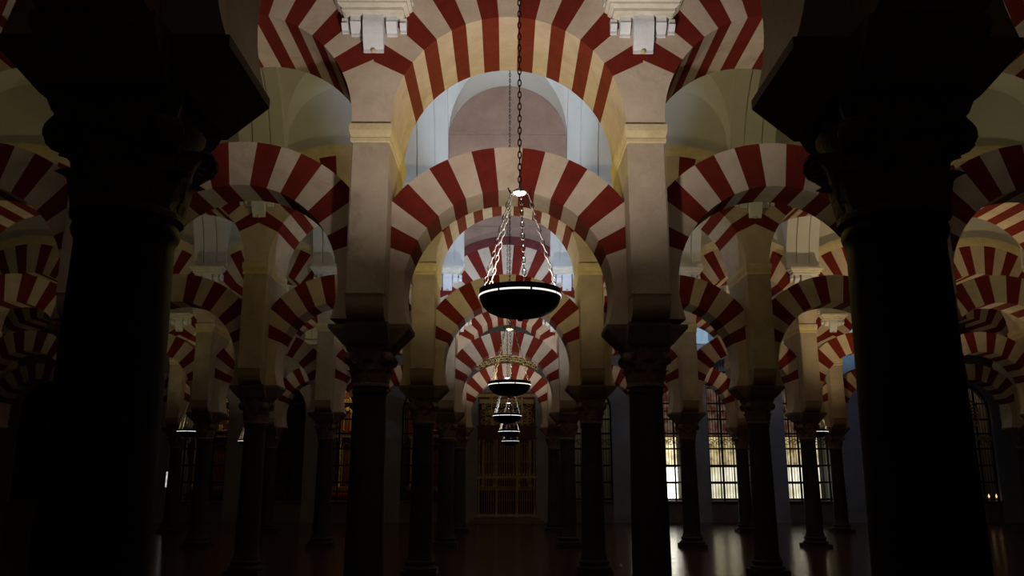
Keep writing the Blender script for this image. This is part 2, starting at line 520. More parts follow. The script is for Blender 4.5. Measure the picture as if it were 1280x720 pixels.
# ------------------------------------------------------------------ upper walls of the rows, vaults and ribs
VS = 7.03                                            # springing of the vaults
VR = (NAVE - WT)/2                                   # barrel radius
PR, PZ = 1.13, 8.03                                  # cross vault radius and centre height
NBV = {0: 2, 1: 3, 2: 4, 3: 5, 4: 7, 5: 7}
for n in range(1, 6):
    nb = max(NBV[n-1], NBV[n])
    bm = bmesh.new()
    for b in range(-nb, nb+1):
        ra = 2.185 if n == 2 else 2.133; am = math.acos((BAY/2)/ra); q = 24
        arc = [(ra*math.cos(am+(PI-2*am)*i/q), UZ+ra*math.sin(am+(PI-2*am)*i/q)) for i in range(q+1)]
        for p0, p1 in zip(arc, arc[1:]):
            extrude_poly(bm, [(b*BAY+p0[0], p0[1]), (b*BAY+p0[0], 10.0), (b*BAY+p1[0], 10.0), (b*BAY+p1[0], p1[1])], 'y', -WT/2, WT/2)
    bmesh.ops.remove_doubles(bm, verts=bm.verts[:], dist=1e-5)
    o = obj('wall_row_%d' % n, mesh_of(bm, 'wall_row', M['white']), None, (0, row_y(n), 0)); tag(o, kind='structure')
    if n >= 3:                                       # bare plaster lunette over the centre aisle
        bm = bmesh.new()
        pts = [(-1.12, VS), (1.12, VS), (1.12, PZ)] + [(1.12*math.cos(a), PZ+1.12*math.sin(a)) for a in [PI*i/24 for i in range(1, 24)]] + [(-1.12, PZ)]
        extrude_poly(bm, pts, 'y', -0.03, 0.02)
        box(bm, -1.12, 1.12, -0.055, 0.0, 8.13, 8.17)
        o = obj('trim_%d' % n, mesh_of(bm, 'lunette', M['lunette']), None, (0, row_y(n)-WT/2, 0)); tag(o, kind='structure')

def vault_mesh():
    """one bay of groined vault, centred on the nave axis (y = 0)"""
    bm = bmesh.new()
    hb = BAY/2
    xs = [-hb, -PR] + [-PR*math.cos(PI*i/28) for i in range(1, 28)] + [PR, hb]
    def zp(x): return PZ + math.sqrt(max(0, PR*PR - x*x)) if abs(x) <= PR+1e-9 else VS
    K = 20
    def yg(x):
        h = zp(x) - VS
        return math.sqrt(max(0.0, VR*VR - h*h))
    colsB, colsP = [], []
    for x in xs:
        for side in (0,):
            pass
    def strip(x):
        g = yg(x)
        a0 = math.acos(min(1, g/VR)) if abs(x) <= PR else 0.0
        return [bm.verts.new((x, VR*math.cos(a0+(PI-2*a0)*j/K), VS+VR*math.sin(a0+(PI-2*a0)*j/K))) for j in range(K+1)]
    # barrel
    prev = None
    for i, x in enumerate(xs):
        if x == -PR or x == PR:
            full = [bm.verts.new((x, VR*math.cos(PI*j/K), VS+VR*math.sin(PI*j/K))) for j in range(K+1)]
            cut = strip(x)
            first, second = (full, cut) if x < 0 else (cut, full)
        else:
            s = strip(x); first = second = s
        if prev:
            for j in range(K): bm.faces.new((prev[j], prev[j+1], first[j+1], first[j]))
        prev = second
    # cross vault soffits from the walls to the groin
    for sg in (-1, 1):
        pts = [(-PR*math.cos(PI*i/28), PZ+PR*math.sin(PI*i/28)) for i in range(0, 29)]
        prev = None
        for i, (x, z) in enumerate(pts):
            h = z - VS
            g = math.sqrt(max(0.0, VR*VR - h*h))
            # side cheeks follow the barrel curve
            a = bm.verts.new((x, sg*(VR+0.02), z)); b = bm.verts.new((x, sg*g, z))
            if prev: bm.faces.new((prev[0], prev[1], b, a))
            prev = (a, b)
        for sx in (-1, 1):                            # triangular cheek between springing and cross vault
            rows = 8
            prev = None
            for j in range(rows+1):
                z = VS + (PZ-VS)*j/rows
                g = math.sqrt(VR*VR-(z-VS)**2)
                a = bm.verts.new((sx*PR, sg*(VR+0.02), z)); b = bm.verts.new((sx*PR, sg*g, z))
                if prev: bm.faces.new((prev[0], prev[1], b, a))
                prev = (a, b)
    bmesh.ops.remove_doubles(bm, verts=bm.verts[:], dist=1e-5)
    return mesh_of(bm, 'vault', M['white'], 35)
def rib_mesh():
    bm = bmesh.new()
    R1 = VR + 0.02
    prof = [(-0.425, R1), (-0.425, VR-0.13), (-0.178, VR-0.13), (-0.178, VR-0.10), (-0.155, VR-0.10), (-0.155, VR-0.14), (0.155, VR-0.14), (0.155, VR-0.10), (0.178, VR-0.10), (0.178, VR-0.13), (0.425, VR-0.13), (0.425, R1)]
    rings = []
    n = 40
    for i in range(n+1):
        a = PI*i/n
        rings.append([(x, r*math.cos(a), VS + r*math.sin(a)) for x, r in prof])
    frustum(bm, rings)
    # plinths at both feet
    for s in (-1, 1):
        y0, y1 = sorted((s*(VR-0.18), s*(VR+0.02)))
        box(bm, -0.445, 0.445, y0, y1, VS+0.005, VS+0.12)
    return mesh_of(bm, 'rib', M['white'], 30)
vault_me, rib_me = vault_mesh(), rib_mesh()
for nv in range(0, 6):
    nb = NBV[nv]
    # one ceiling per nave, assembled from its bays
    bm = bmesh.new()
    for b in range(-nb, nb+1):
        tmp = bmesh.new(); tmp.from_mesh(vault_me)
        bmesh.ops.translate(tmp, verts=tmp.verts[:], vec=(b*BAY, 0, 0))
        t2 = bpy.data.meshes.new('t'); tmp.to_mesh(t2); tmp.free()
        bm.from_mesh(t2); bpy.data.meshes.remove(t2)
    bmesh.ops.remove_doubles(bm, verts=bm.verts[:], dist=1e-5)
    c = obj('ceiling' if nv == 0 else 'ceiling_%d' % nv, mesh_of(bm, 'ceiling', M['white'], 35), None, (0, nave_y(nv), 0))
    tag(c, kind='structure')
    for i in range(-nb, nb+2):
        obj('rib', rib_me, c, ((i-0.5)*BAY, 0, 0))

# ------------------------------------------------------------------ far wall with chapel openings
def far_bay(rw, spring, depth=0.5, top=10.0):
    """wall panel of one bay with a round headed opening"""
    bm = bmesh.new()
    hb = BAY/2
    def both(poly):
        extrude_poly(bm, poly, 'y', 0, depth)
    both([(-hb, 0), (-rw, 0), (-rw, spring), (-rw, top), (-hb, top)])
    both([(rw, 0), (hb, 0), (hb, top), (rw, top), (rw, spring)])
    n = 28
    for i in range(n):
        a0, a1 = PI*i/n, PI*(i+1)/n
        both([(rw*math.cos(a0), spring+rw*math.sin(a0)), (rw*math.cos(a0), top), (rw*math.cos(a1), top), (rw*math.cos(a1), spring+rw*math.sin(a1))])
    return bm
OPEN = {}
for b in range(-7, 8):
    OPEN[b] = (1.17, 5.25) if b == 0 else ((1.15, 5.45) if b in (2, 3, 4) else (1.15, 4.40))
bm = bmesh.new()
for b in range(-7, 8):
    t = far_bay(*OPEN[b])
    bmesh.ops.translate(t, verts=t.verts[:], vec=(b*BAY, 0, 0))
    t2 = bpy.data.meshes.new('t'); t.to_mesh(t2); t.free(); bm.from_mesh(t2); bpy.data.meshes.remove(t2)
tag(obj('wall_far', mesh_of(bm, 'wall_far', M['wall']), None, (0, YF, 0)), kind='structure')
# chapel shells behind the openings
CD = 3.0
bm = bmesh.new()
box(bm, -XE, XE, YF+CD, YF+CD+0.3, 0, 10)
box(bm, -XE, XE, YF+0.5, YF+CD, 6.9, 7.1)
for i in range(-7, 9):
    x = (i-0.5)*BAY
    box(bm, x-0.12, x+0.12, YF+0.5, YF+CD, 0, 6.9)
tag(obj('wall_chapels', mesh_of(bm, 'wall_chapels', M['wall'])), kind='structure')
for s, nm in ((-1, 'left'), (1, 'right')):
    bm = bmesh.new(); x0, x1 = sorted((s*(7.5*BAY), s*(7.5*BAY+0.4))); box(bm, x0, x1, -4, YF+4, 0, 10)
    tag(obj('wall_'+nm, mesh_of(bm, 'wall_'+nm, M['wall'])), kind='structure')
bm = bmesh.new(); box(bm, -XE, XE, -3.4, -3.0, 0, 10)
tag(obj('wall_back', mesh_of(bm, 'wall_back', M['wall'])), kind='structure')

# ------------------------------------------------------------------ chapel screens
def rect_bar(bm, x0, x1, z0, z1, y, t): box(bm, x0, x1, y-t/2, y+t/2, z0, z1)
def clip_top(x, rw, sp): return sp + math.sqrt(max(0.0, rw*rw - x*x))
def iron_screen(b, label):
    rw, sp = OPEN[b]
    y = 0.18
    r = empty('iron_screen', (b*BAY, YF, 0), label, 'screen', 'iron chapel screens')
    bm = bmesh.new()
    rect_bar(bm, -rw, -rw+0.06, 0.82, sp, y, 0.06); rect_bar(bm, rw-0.06, rw, 0.82, sp, y, 0.06)
    rings = []
    n = 24
    for i in range(n+1):
        a = PI*i/n
        rings.append([(rr*math.cos(a), yy, sp+rr*math.sin(a)) for rr, yy in ((rw-0.06, y-0.03), (rw, y-0.03), (rw, y+0.03), (rw-0.06, y+0.03))])
    frustum(bm, rings)
    obj('frame', mesh_of(bm, 'frame', M['iron']), r)
    for z in (0.86, 1.52, 2.18, 2.84, 3.44, 4.02, 4.66) + ((5.3, 5.95) if sp > 5 else ()):
        bm = bmesh.new(); w = rw-0.02 if z < sp else math.sqrt(rw*rw-(z-sp)**2)-0.02
        rect_bar(bm, -w, w, z, z+0.065, y, 0.05)
        obj('rail', mesh_of(bm, 'rail', M['iron']), r)
    for x in (-0.58, 0.0, 0.58):
        bm = bmesh.new(); rect_bar(bm, x-0.035, x+0.035, 0.82, clip_top(x, rw, sp)-0.02, y, 0.06)
        obj('upright', mesh_of(bm, 'upright', M['iron']), r)
    bm = bmesh.new()
    k = 20
    for i in range(1, k):
        x = -rw + 2*rw*i/k
        if min(abs(x-q) for q in (-0.58, 0, 0.58)) < 0.03: continue
        tube(bm, [(x, y, 0.84), (x, y, clip_top(x, rw, sp)-0.02)], 0.011, 6)
    obj('bar_lattice', mesh_of(bm, 'bar_lattice', M['iron']), r)
    bm = bmesh.new()                                  # scrolls on the mid rail
    for sx in (-0.87, -0.29, 0.29, 0.87):
        for sg in (-1, 1):
            pts = []
            for i in range(18):
                a = i/17*2.6*PI; q = 0.15*(1-i/17*0.8)
                pts.append((sx+sg*(0.14 - q*math.cos(a)), y-0.02, 3.12+q*math.sin(a)))
            tube(bm, pts, 0.014, 5)
    obj('scrollwork', mesh_of(bm, 'scrollwork', M['iron']), r)
    # low wall the screen stands on
    bm = bmesh.new(); box(bm, -rw, rw, 0.02, 0.42, 0, 0.78); box(bm, -rw, rw, -0.06, 0.46, 0.78, 0.82)
    obj('parapet', mesh_of(bm, 'parapet', M['impost']), r)
    return r

def bright_window(idx, b, strength, tint):
    """tall round headed window in the back of a chapel, milky panes"""
    w, sp, z0 = 1.22, 5.2, 0.84
    pane = emit('pane_glow_%d' % idx, tint, strength, (1.3, (tint[0]*0.62, tint[1]*0.58, tint[2]*0.44), 0.35, 0.62))
    mid = emit('middle_pane_glow_%d' % idx, (tint[0], tint[1]*0.86, tint[2]*0.58), min(strength, 2.0)*0.62, (2.2, (0.30, 0.20, 0.08), 0.38, 0.58))
    upper = emit('upper_pane_glow_%d' % idx, (0.62, 0.42, 0.28), 0.17, (2.6, (0.30, 0.09, 0.06), 0.42, 0.60))
    f = bpy.data.objects.new('window_%d' % idx, None); f.location = (b*BAY, YF+CD-0.02, 0); col.objects.link(f); tag(f, kind='structure')
    bm = bmesh.new()
    extrude_poly(bm, [(-w, z0), (w, z0), (w, 2.2), (-w, 2.2)], 'y', -0.03, 0.0)
    obj('pane', mesh_of(bm, 'pane', pane), f)
    bm = bmesh.new()
    extrude_poly(bm, [(-w, 2.2), (w, 2.2), (w, 3.5), (-w, 3.5)], 'y', -0.03, 0.0)
    obj('pane', mesh_of(bm, 'pane', mid), f)
    bm = bmesh.new()
    extrude_poly(bm, [(-w, 3.5), (w, 3.5), (w, sp)] + [(w*math.cos(PI*i/20), sp+w*math.sin(PI*i/20)) for i in range(1, 20)] + [(-w, sp)], 'y', -0.03, 0.0)
    obj('pane', mesh_of(bm, 'pane', upper), f)
    bm = bmesh.new()
    for z in (1.5, 2.2, 3.5, 4.6): box(bm, -w, w, -0.07, -0.02, z-0.025, z+0.025)
    for x in (-w/2, 0, w/2): box(bm, x-0.025, x+0.025, -0.07, -0.02, z0, sp+math.sqrt(w*w-x*x))
    obj('window_frame', mesh_of(bm, 'window_frame', M['iron']), f)

side = {2: 'second', 3: 'third', 4: 'fourth', 5: 'fifth', 1: 'first', 6: 'sixth', 7: 'seventh'}
for b, st, tint in ((2, 7.0, (1.0, 0.99, 0.90)), (3, 0.95, (1.0, 0.96, 0.74)), (4, 1.1, (1.0, 0.98, 0.80)), (5, 0.5, (0.8, 0.86, 1.0))):
    iron_screen(b, 'tall black iron screen before a bright window, %s chapel right of the gilded screen' % side[b])
    bright_window(b-1, b, st, tint)
for b in (1, 6, 7, -1, -2, -3, -4, -5, -6, -7):
    iron_screen(b, 'tall black iron screen before a dim chapel, %s chapel %s of the gilded screen' % (side[abs(b)], 'right' if b > 0 else 'left'))

# gilded screen at the end of the centre aisle
def gilded_screen():
    rw, sp = OPEN[0]
    y = 0.10
    r = empty('gilded_screen', (0, YF, 0), 'tall gilded metal screen closing the end of the centre aisle', 'screen')
    bm = bmesh.new(); box(bm, -1.45, 1.45, -0.75, 0.0, 0, 0.12); box(bm, -1.3, 1.3, -0.40, 0.05, 0.12, 0.2)
    obj('step', mesh_of(bm, 'step', M['impost']), r)
    for x in (-rw+0.06, -0.42, 0.42, rw-0.06):
        bm = bmesh.new(); lathe(bm, [(0.06, 0.2), (0.06, 0.35), (0.035, 0.4), (0.035, 1.2), (0.06, 1.26), (0.035, 1.32), (0.035, 3.0), (0.06, 3.08), (0.06, 3.3)], 10, c=(x, y))
        obj('post', mesh_of(bm, 'post', M['gold'], 50), r)
    for z, h, m in ((0.22, 0.10, 'gold'), (1.70, 0.10, 'gold'), (3.30, 0.42, 'oldwood'), (4.95, 0.12, 'gold')):
        bm = bmesh.new(); rect_bar(bm, -rw, rw, z, z+h, y, 0.16)
        if m == 'oldwood':
            rect_bar(bm, -rw-0.05, rw+0.05, z+h, z+h+0.06, y, 0.24); rect_bar(bm, -rw-0.05, rw+0.05, z-0.05, z, y, 0.22)
        obj('rail' if h < 0.3 else 'beam', mesh_of(bm, 'rail', M[m]), r)
    for i in range(25):
        x = -rw+0.10 + (2*rw-0.2)*i/24
        if min(abs(abs(x)-0.42), abs(abs(x)-rw+0.06)) < 0.05: continue
        bm = bmesh.new()
        lathe(bm, [(0.014, 0.3), (0.014, 0.8), (0.026, 0.85), (0.014, 0.9), (0.014, 1.62), (0.03, 1.66), (0.014, 1.72), (0.012, 1.9), (0.012, 2.3), (0.026, 2.36), (0.012, 2.42), (0.012, 3.28)], 6, c=(x, y))
        obj('bar', mesh_of(bm, 'bar', M['gold'], 50), r)
    bm = bmesh.new()                                   # knob frieze
    for i in range(17):
        bmesh.ops.create_uvsphere(bm, u_segments=8, v_segments=6, radius=0.048, matrix=Matrix.Translation((-rw+0.1+(2*rw-0.2)*i/16, y-0.09, 1.84)))
    obj('knob_frieze', mesh_of(bm, 'knob_frieze', M['gold'], 60), r)
    bm = bmesh.new()                                   # crest scrolls
    rr = random.Random(3)
    for cx in (-0.82, -0.42, 0.0, 0.42, 0.82):
        for cz in (3.98, 4.30, 4.66):
            for sg in (-1, 1):
                s = rr.uniform(0.8, 1.15); ph = rr.uniform(0, 2*PI)
                pts = []
                for i in range(20):
                    a = i/19*3.2*PI; q = 0.17*s*(1-i/19*0.85)
                    pts.append((cx+sg*0.10+sg*q*math.cos(a+ph), y-0.02, cz+q*math.sin(a+ph)))
                tube(bm, pts, 0.017, 5)
    for x in (-0.62, 0.62): lathe(bm, [(0.035, 3.8), (0.035, 4.9), (0.05, 4.95)], 8, c=(x, y))
    obj('crest', mesh_of(bm, 'crest', M['gold'], 50), r)
    bm = bmesh.new()                                   # fan of bars in the head
    for i in range(11):
        a = PI*(i+0.5)/11
        tube(bm, [(0.25*math.cos(a), y, 5.1+0.25*math.sin(a)), ((rw-0.03)*math.cos(a), y, sp+(rw-0.03)*math.sin(a))], 0.014, 6)
    obj('fanlight', mesh_of(bm, 'fanlight', M['gold']), r)
gilded_screen()

# altarpieces seen through the screens on the left
bm = bmesh.new(); bmesh.ops.create_uvsphere(bm, u_segments=10, v_segments=8, radius=0.065)
for i in range(6): bmesh.ops.create_uvsphere(bm, u_segments=8, v_segments=6, radius=0.035, matrix=Matrix.Translation((0.06*math.cos(i*PI/3), -0.03, 0.06*math.sin(i*PI/3))))
ros_me = mesh_of(bm, 'carved_rosette', M['gold'], 60)
def altarpiece(b, label, seed):
    rr = random.Random(seed)
    r = empty('altarpiece', (b*BAY, YF+CD-0.45, 0), label, 'altarpiece', 'altarpieces in the dim chapels')
    bm = bmesh.new(); box(bm, -1.2, 1.2, 0.2, 0.42, 1.1, 5.4)
    obj('back_panel', mesh_of(bm, 'back_panel', M['oldwood']), r)
    bm = bmesh.new(); box(bm, -1.1, 1.1, -0.5, 0.2, 0.0, 1.0); box(bm, -1.2, 1.2, -0.58, 0.2, 1.0, 1.1)
    obj('altar_table', mesh_of(bm, 'altar_table', M['redcloth' if b == -2 else 'oldwood']), r)
    for x in (-1.02, -0.5, 0.5, 1.02):
        bm = bmesh.new()
        prof = [(0.10, 1.3), (0.10, 1.45)]
        for i in range(24): prof.append((0.062+0.014*math.sin(i*1.5), 1.48+i*0.075))
        prof += [(0.10, 3.3), (0.12, 3.42)]
        lathe(bm, prof, 12, c=(x, 0.08))
        obj('twisted_column', mesh_of(bm, 'twisted_column', M['gold'], 60), r)
    for z in (1.2, 3.45, 4.9):
        bm = bmesh.new(); box(bm, -1.2, 1.2, -0.04, 0.22, z, z+0.12); box(bm, -1.24, 1.24, -0.08, 0.22, z+0.12, z+0.17)
        obj('entablature', mesh_of(bm, 'entablature', M['gold']), r)
    for x in (-0.76, 0.0, 0.76):
        w = 0.16 if x else 0.3
        for z0, z1 in ((1.5, 3.2), (3.75, 4.7)):
            bm = bmesh.new()
            pts = [(x-w, z0), (x+w, z0), (x+w, z1-w)] + [(x+w*math.cos(PI*i/10), z1-w+w*math.sin(PI*i/10)) for i in range(1, 10)] + [(x-w, z1-w)]
            tube(bm, [(q[0], 0.17, q[1]) for q in pts], 0.03, 6, closed=True)
            obj('carved_frame', mesh_of(bm, 'carved_frame', M['gold'], 60), r)
    for _ in range(26):
        x, z = rr.uniform(-1.1, 1.1), rr.uniform(3.75, 5.2)
        obj('carved_rosette', ros_me, r, (x, 0.17, z)).scale = (rr.uniform(0.6, 1.3),)*3
altarpiece(0, 'dark gilded altarpiece behind the gilded screen on the centre aisle', 1)
altarpiece(-1, 'gilded altarpiece in the first chapel left of the gilded screen', 2)
altarpiece(-2, 'warmly lit gilded altarpiece in the second chapel left of the gilded screen', 3)
altarpiece(-4, 'gilded altarpiece in the fourth chapel left of the gilded screen', 4)

# gilded filigree crest riding on the crown of the last arch over the centre aisle
def crest():
    r = empty('gilded_crest', (0, row_y(5)-TL/2, LZ+LRE), 'curved gilded filigree crest on top of the farthest arch over the centre aisle', 'ornament')
    zc = -LRE
    bm = bmesh.new()
    for R0 in (LRE+0.03, LRE+0.27):
        tube(bm, [(R0*math.sin(t), 0.06, zc+R0*math.cos(t)) for t in [math.radians(-33+66*i/30) for i in range(31)]], 0.02, 6)
    obj('rim', mesh_of(bm, 'rim', M['gold'], 60), r)
    bm = bmesh.new()
    ts = [math.radians(-33+66*i/24) for i in range(25)]
    extrude_poly(bm, [((LRE+0.02)*math.sin(t), zc+(LRE+0.02)*math.cos(t)) for t in ts] + [((LRE+0.28)*math.sin(t), zc+(LRE+0.28)*math.cos(t)) for t in reversed(ts)], 'y', 0.085, 0.11)
    obj('backing', mesh_of(bm, 'backing', M['iron']), r)
    for i in range(23):
        t = math.radians(-31.5+63*i/22)
        bm = bmesh.new()
        R0 = LRE+0.15; cx, cz = R0*math.sin(t), zc+R0*math.cos(t)
        sg = 1 if i % 2 else -1
        pts = []
        for j in range(16):
            q = 0.085*(1-j/15*0.75); a = j/15*2.8*PI*sg + t
            pts.append((cx+q*math.cos(a), 0.06, cz+q*math.sin(a)))
        tube(bm, pts, 0.0135, 5)
        obj('scroll', mesh_of(bm, 'scroll', M['gold'], 60), r)
crest()
# gilded wheel tracery, far right chapel
def wheel(x, z):
    r = empty('gilded_rosette', (x, YF+0.12, z), 'round gilded wheel of spokes above a dark screen, far right of the nearest right column', 'ornament')
    bm = bmesh.new()
    for R in (0.30, 0.68):
        tube(bm, [(R*math.cos(2*PI*i/36), -0.05, R*math.sin(2*PI*i/36)) for i in range(36)], 0.03, 6, closed=True)
    obj('rim', mesh_of(bm, 'rim', M['gold'], 60), r)
    for i in range(24):
        a = 2*PI*i/24
        bm = bmesh.new(); tube(bm, [(0.33*math.cos(a), -0.05, 0.33*math.sin(a)), (0.64*math.cos(a), -0.05, 0.64*math.sin(a))], 0.035, 6)
        obj('spoke', mesh_of(bm, 'spoke', M['gold'], 60), r)
    bm = bmesh.new(); box(bm, -1.1, 1.1, -0.1, 0.0, -1.05, -0.9)
    obj('ledge', mesh_of(bm, 'ledge', M['gold']), r)
wheel(6*BAY, 4.25)

# votive candles low at the far right
flame = emit('candle_flame', (1.0, 0.62, 0.25), 1.3)
wax = stone('candle_wax', (0.6, 0.5, 0.35), (0.7, 0.6, 0.42), 9, 0.6, 0.0)
for i, (x, lab) in enumerate(((19.22, 'small burning votive candle on the ledge, left one of the far right pair'), (19.52, 'small burning votive candle on the ledge, right one of the far right pair'))):
    r = empty('votive_candle', (x, YF-0.015, 0.82), lab, 'candle')
    bm = bmesh.new(); lathe(bm, [(0.035, 0), (0.035, 0.12), (0.03, 0.125)], 12); obj('wax', mesh_of(bm, 'wax', wax, 50), r)
    bm = bmesh.new(); lathe(bm, [(0.006, 0.125), (0.03, 0.16), (0.034, 0.19), (0.018, 0.24), (0.003, 0.28)], 10); obj('flame', mesh_of(bm, 'flame', flame, 60), r)

# small lit panel far left
r = empty('lit_panel', (-4.33*BAY, YF-0.12, 1.32), 'small bright white lit panel far down at the left, beside the near left column', 'sign')
bm = bmesh.new(); box(bm, -0.12, 0.12, 0.0, 0.1, 0, 0.68)
obj('housing', mesh_of(bm, 'housing', M['iron']), r)
bm = bmesh.new(); box(bm, -0.09, 0.09, -0.02, 0.0, 0.04, 0.64)
obj('screen', mesh_of(bm, 'screen', emit('panel_glow', (1.0, 0.95, 0.92), 0.7, (5.0, (0.5, 0.46, 0.44), 0.4, 0.6))), r)

# yellow lit lattice, extreme left chapel
yl = emit('yellow_pane_glow', (0.9, 0.62, 0.16), 0.35)
f = bpy.data.objects.new('window_9', None); f.location = (-7*BAY, YF+0.45, 0); col.objects.link(f); tag(f, kind='structure')
bm = bmesh.new(); w = 1.15
extrude_poly(bm, [(-w, 2.2), (w, 2.2), (w, 4.4)] + [(w*math.cos(PI*i/20), 4.4+w*math.sin(PI*i/20)) for i in range(1, 20)] + [(-w, 4.4)], 'y', 0, 0.03)
obj('pane', mesh_of(bm, 'pane', yl), f)
bm = bmesh.new()
for x in [-1.0+0.25*i for i in range(9)]:
    box(bm, x-0.02, x+0.02, -0.05, 0.0, 2.2, 4.4)
    tube(bm, [(x+0.125+0.11*math.cos(2*PI*i/14), -0.03, 4.52+0.11*math.sin(2*PI*i/14)) for i in range(14)], 0.02, 5, closed=True)
obj('window_frame', mesh_of(bm, 'window_frame', M['iron']), f)

# ------------------------------------------------------------------ chandeliers
RIM = 3.03; HUBZ = 3.88
def link_mesh(bm, p, d, L, wdt, r, twist):
    """one oval chain link centred at p along d"""
    d = d.normalized(); a = Vector((0, 1, 0)) if abs(d.y) < 0.9 else Vector((1, 0, 0))
    u = d.cross(a).normalized(); w = d.cross(u)
    side_ = u if twist else w
    pts = []
    for i in range(10):
        t = 2*PI*i/10
        pts.append(p + d*(L/2*math.sin(t)) + side_*(wdt/2*math.cos(t)))
    nrm = d.cross(side_)
    rings = []
    for i, q in enumerate(pts):
        t = (pts[(i+1) % 10]-pts[i-1]).normalized()
        o = t.cross(nrm).normalized()
        rings.append([bm.verts.new(q + r*(math.cos(2*PI*k/5)*o + math.sin(2*PI*k/5)*nrm)) for k in range(5)])
    for i in range(10):
        A, B = rings[i], rings[(i+1) % 10]
        for k in range(5): bm.faces.new((A[k], A[(k+1) % 5], B[(k+1) % 5], B[k]))
def chain_mesh(name, p0, p1, L, wdt, r, mat):
    bm = bmesh.new()
    p0, p1 = Vector(p0), Vector(p1); d = p1-p0
    n = max(1, round(d.length/(L*0.80)))
    for i in range(n): link_mesh(bm, p0 + d*((i+0.5)/n), d, d.length/n*1.26, wdt, r, i % 2)
    return mesh_of(bm, name, mat, 60)
darkchain = stone('dark_chain_iron', (0.02, 0.017, 0.015), (0.04, 0.035, 0.03), 30, 0.5, 0.0, metallic=0.7)
def make_chandelier(label):
    r = empty('bowl_chandelier', (0, 0, RIM), label, 'chandelier', 'bowl chandeliers hung on chains')
    z0 = -RIM
    obj('hanging_chain', chain_mesh('hanging_chain', (0, 0, HUBZ+0.03), (0, 0, VS+VR-0.02), 0.066, 0.027, 0.0052, darkchain), r, (0, 0, z0))
    bm = bmesh.new()
    lathe(bm, [(0.006, HUBZ+0.035), (0.022, HUBZ+0.03), (0.052, HUBZ+0.012), (0.055, HUBZ-0.005), (0.03, HUBZ-0.022), (0.008, HUBZ-0.03)], 20)
    h = obj('hub', mesh_of(bm, 'hub', M['hub'], 50), r, (0, 0, z0))
    angs = [math.radians(a) for a in (-6, 150, 186, 276)]
    for a in angs:
        c, s = math.cos(a), math.sin(a)
        bm = bmesh.new()
        tube(bm, [(0.04*c, 0.04*s, HUBZ-0.005), (0.075*c, 0.075*s, HUBZ-0.02), (0.085*c, 0.085*s, HUBZ+0.01), (0.095*c, 0.095*s, HUBZ+0.035)], 0.006, 6)
        obj('hook', mesh_of(bm, 'hook', darkchain, 60), h)
        obj('bowl_chain', chain_mesh('bowl_chain', (0.075*c, 0.075*s, HUBZ-0.03), (0.285*c, 0.285*s, RIM+0.05), 0.066, 0.027, 0.0042, M['chain']), r, (0, 0, z0))
        bm = bmesh.new(); tube(bm, [(0.285*c+0.022*math.cos(t)*c, 0.285*s+0.022*math.cos(t)*s, RIM+0.045+0.024*math.sin(t)) for t in [2*PI*i/10 for i in range(10)]], 0.006, 5, closed=True)
        obj('ring', mesh_of(bm, 'ring', M['chain'], 60), r, (0, 0, z0))
    bm = bmesh.new()                                    # bowl: outside profile, lip and inside
    R = 0.318
    prof = [(0.02, RIM-0.172), (0.10, RIM-0.167), (0.19, RIM-0.148), (0.25, RIM-0.119), (0.29, RIM-0.080), (0.308, RIM-0.040), (0.312, RIM-0.02),
            (R, RIM-0.015), (R, RIM+0.045), (R-0.02, RIM+0.05), (R-0.03, RIM+0.04), (0.28, RIM-0.04), (0.235, RIM-0.08), (0.16, RIM-0.115), (0.02, RIM-0.135)]
    lathe(bm, prof, 56)
    obj('bowl', mesh_of(bm, 'bowl', M['bowl'], 35), r, (0, 0, z0))
    bm = bmesh.new(); lathe(bm, [(0.0, RIM-0.205), (0.018, RIM-0.197), (0.022, RIM-0.183), (0.012, RIM-0.170)][1:], 14)
    obj('finial', mesh_of(bm, 'finial', M['bowl'], 50), r, (0, 0, z0))
    # glowing slots under the lip
    nseg = 8
    for k in range(nseg):
        bm = bmesh.new()
        a0 = 2*PI*k/nseg + 0.025 + 0.25; a1 = 2*PI*(k+1)/nseg - 0.025 + 0.25
        rings = []
        for i in range(9):
            a = a0 + (a1-a0)*i/8
            rings.append([(rr*math.cos(a), rr*math.sin(a), z) for rr, z in ((0.312, RIM-0.012), (0.3215, RIM-0.012), (0.3215, RIM+0.001), (0.312, RIM+0.001))])
        frustum(bm, rings)
        obj('light_slot', mesh_of(bm, 'light_slot', M['strip']), r, (0, 0, z0))
    # lamp head inside the bowl
    bm = bmesh.new(); lathe(bm, [(0.05, RIM-0.127), (0.13, RIM-0.115), (0.14, RIM-0.10), (0.13, RIM-0.085), (0.02, RIM-0.08)], 24)
    obj('lamp', mesh_of(bm, 'lamp', M['hub'], 50), r, (0, 0, z0))
    return r
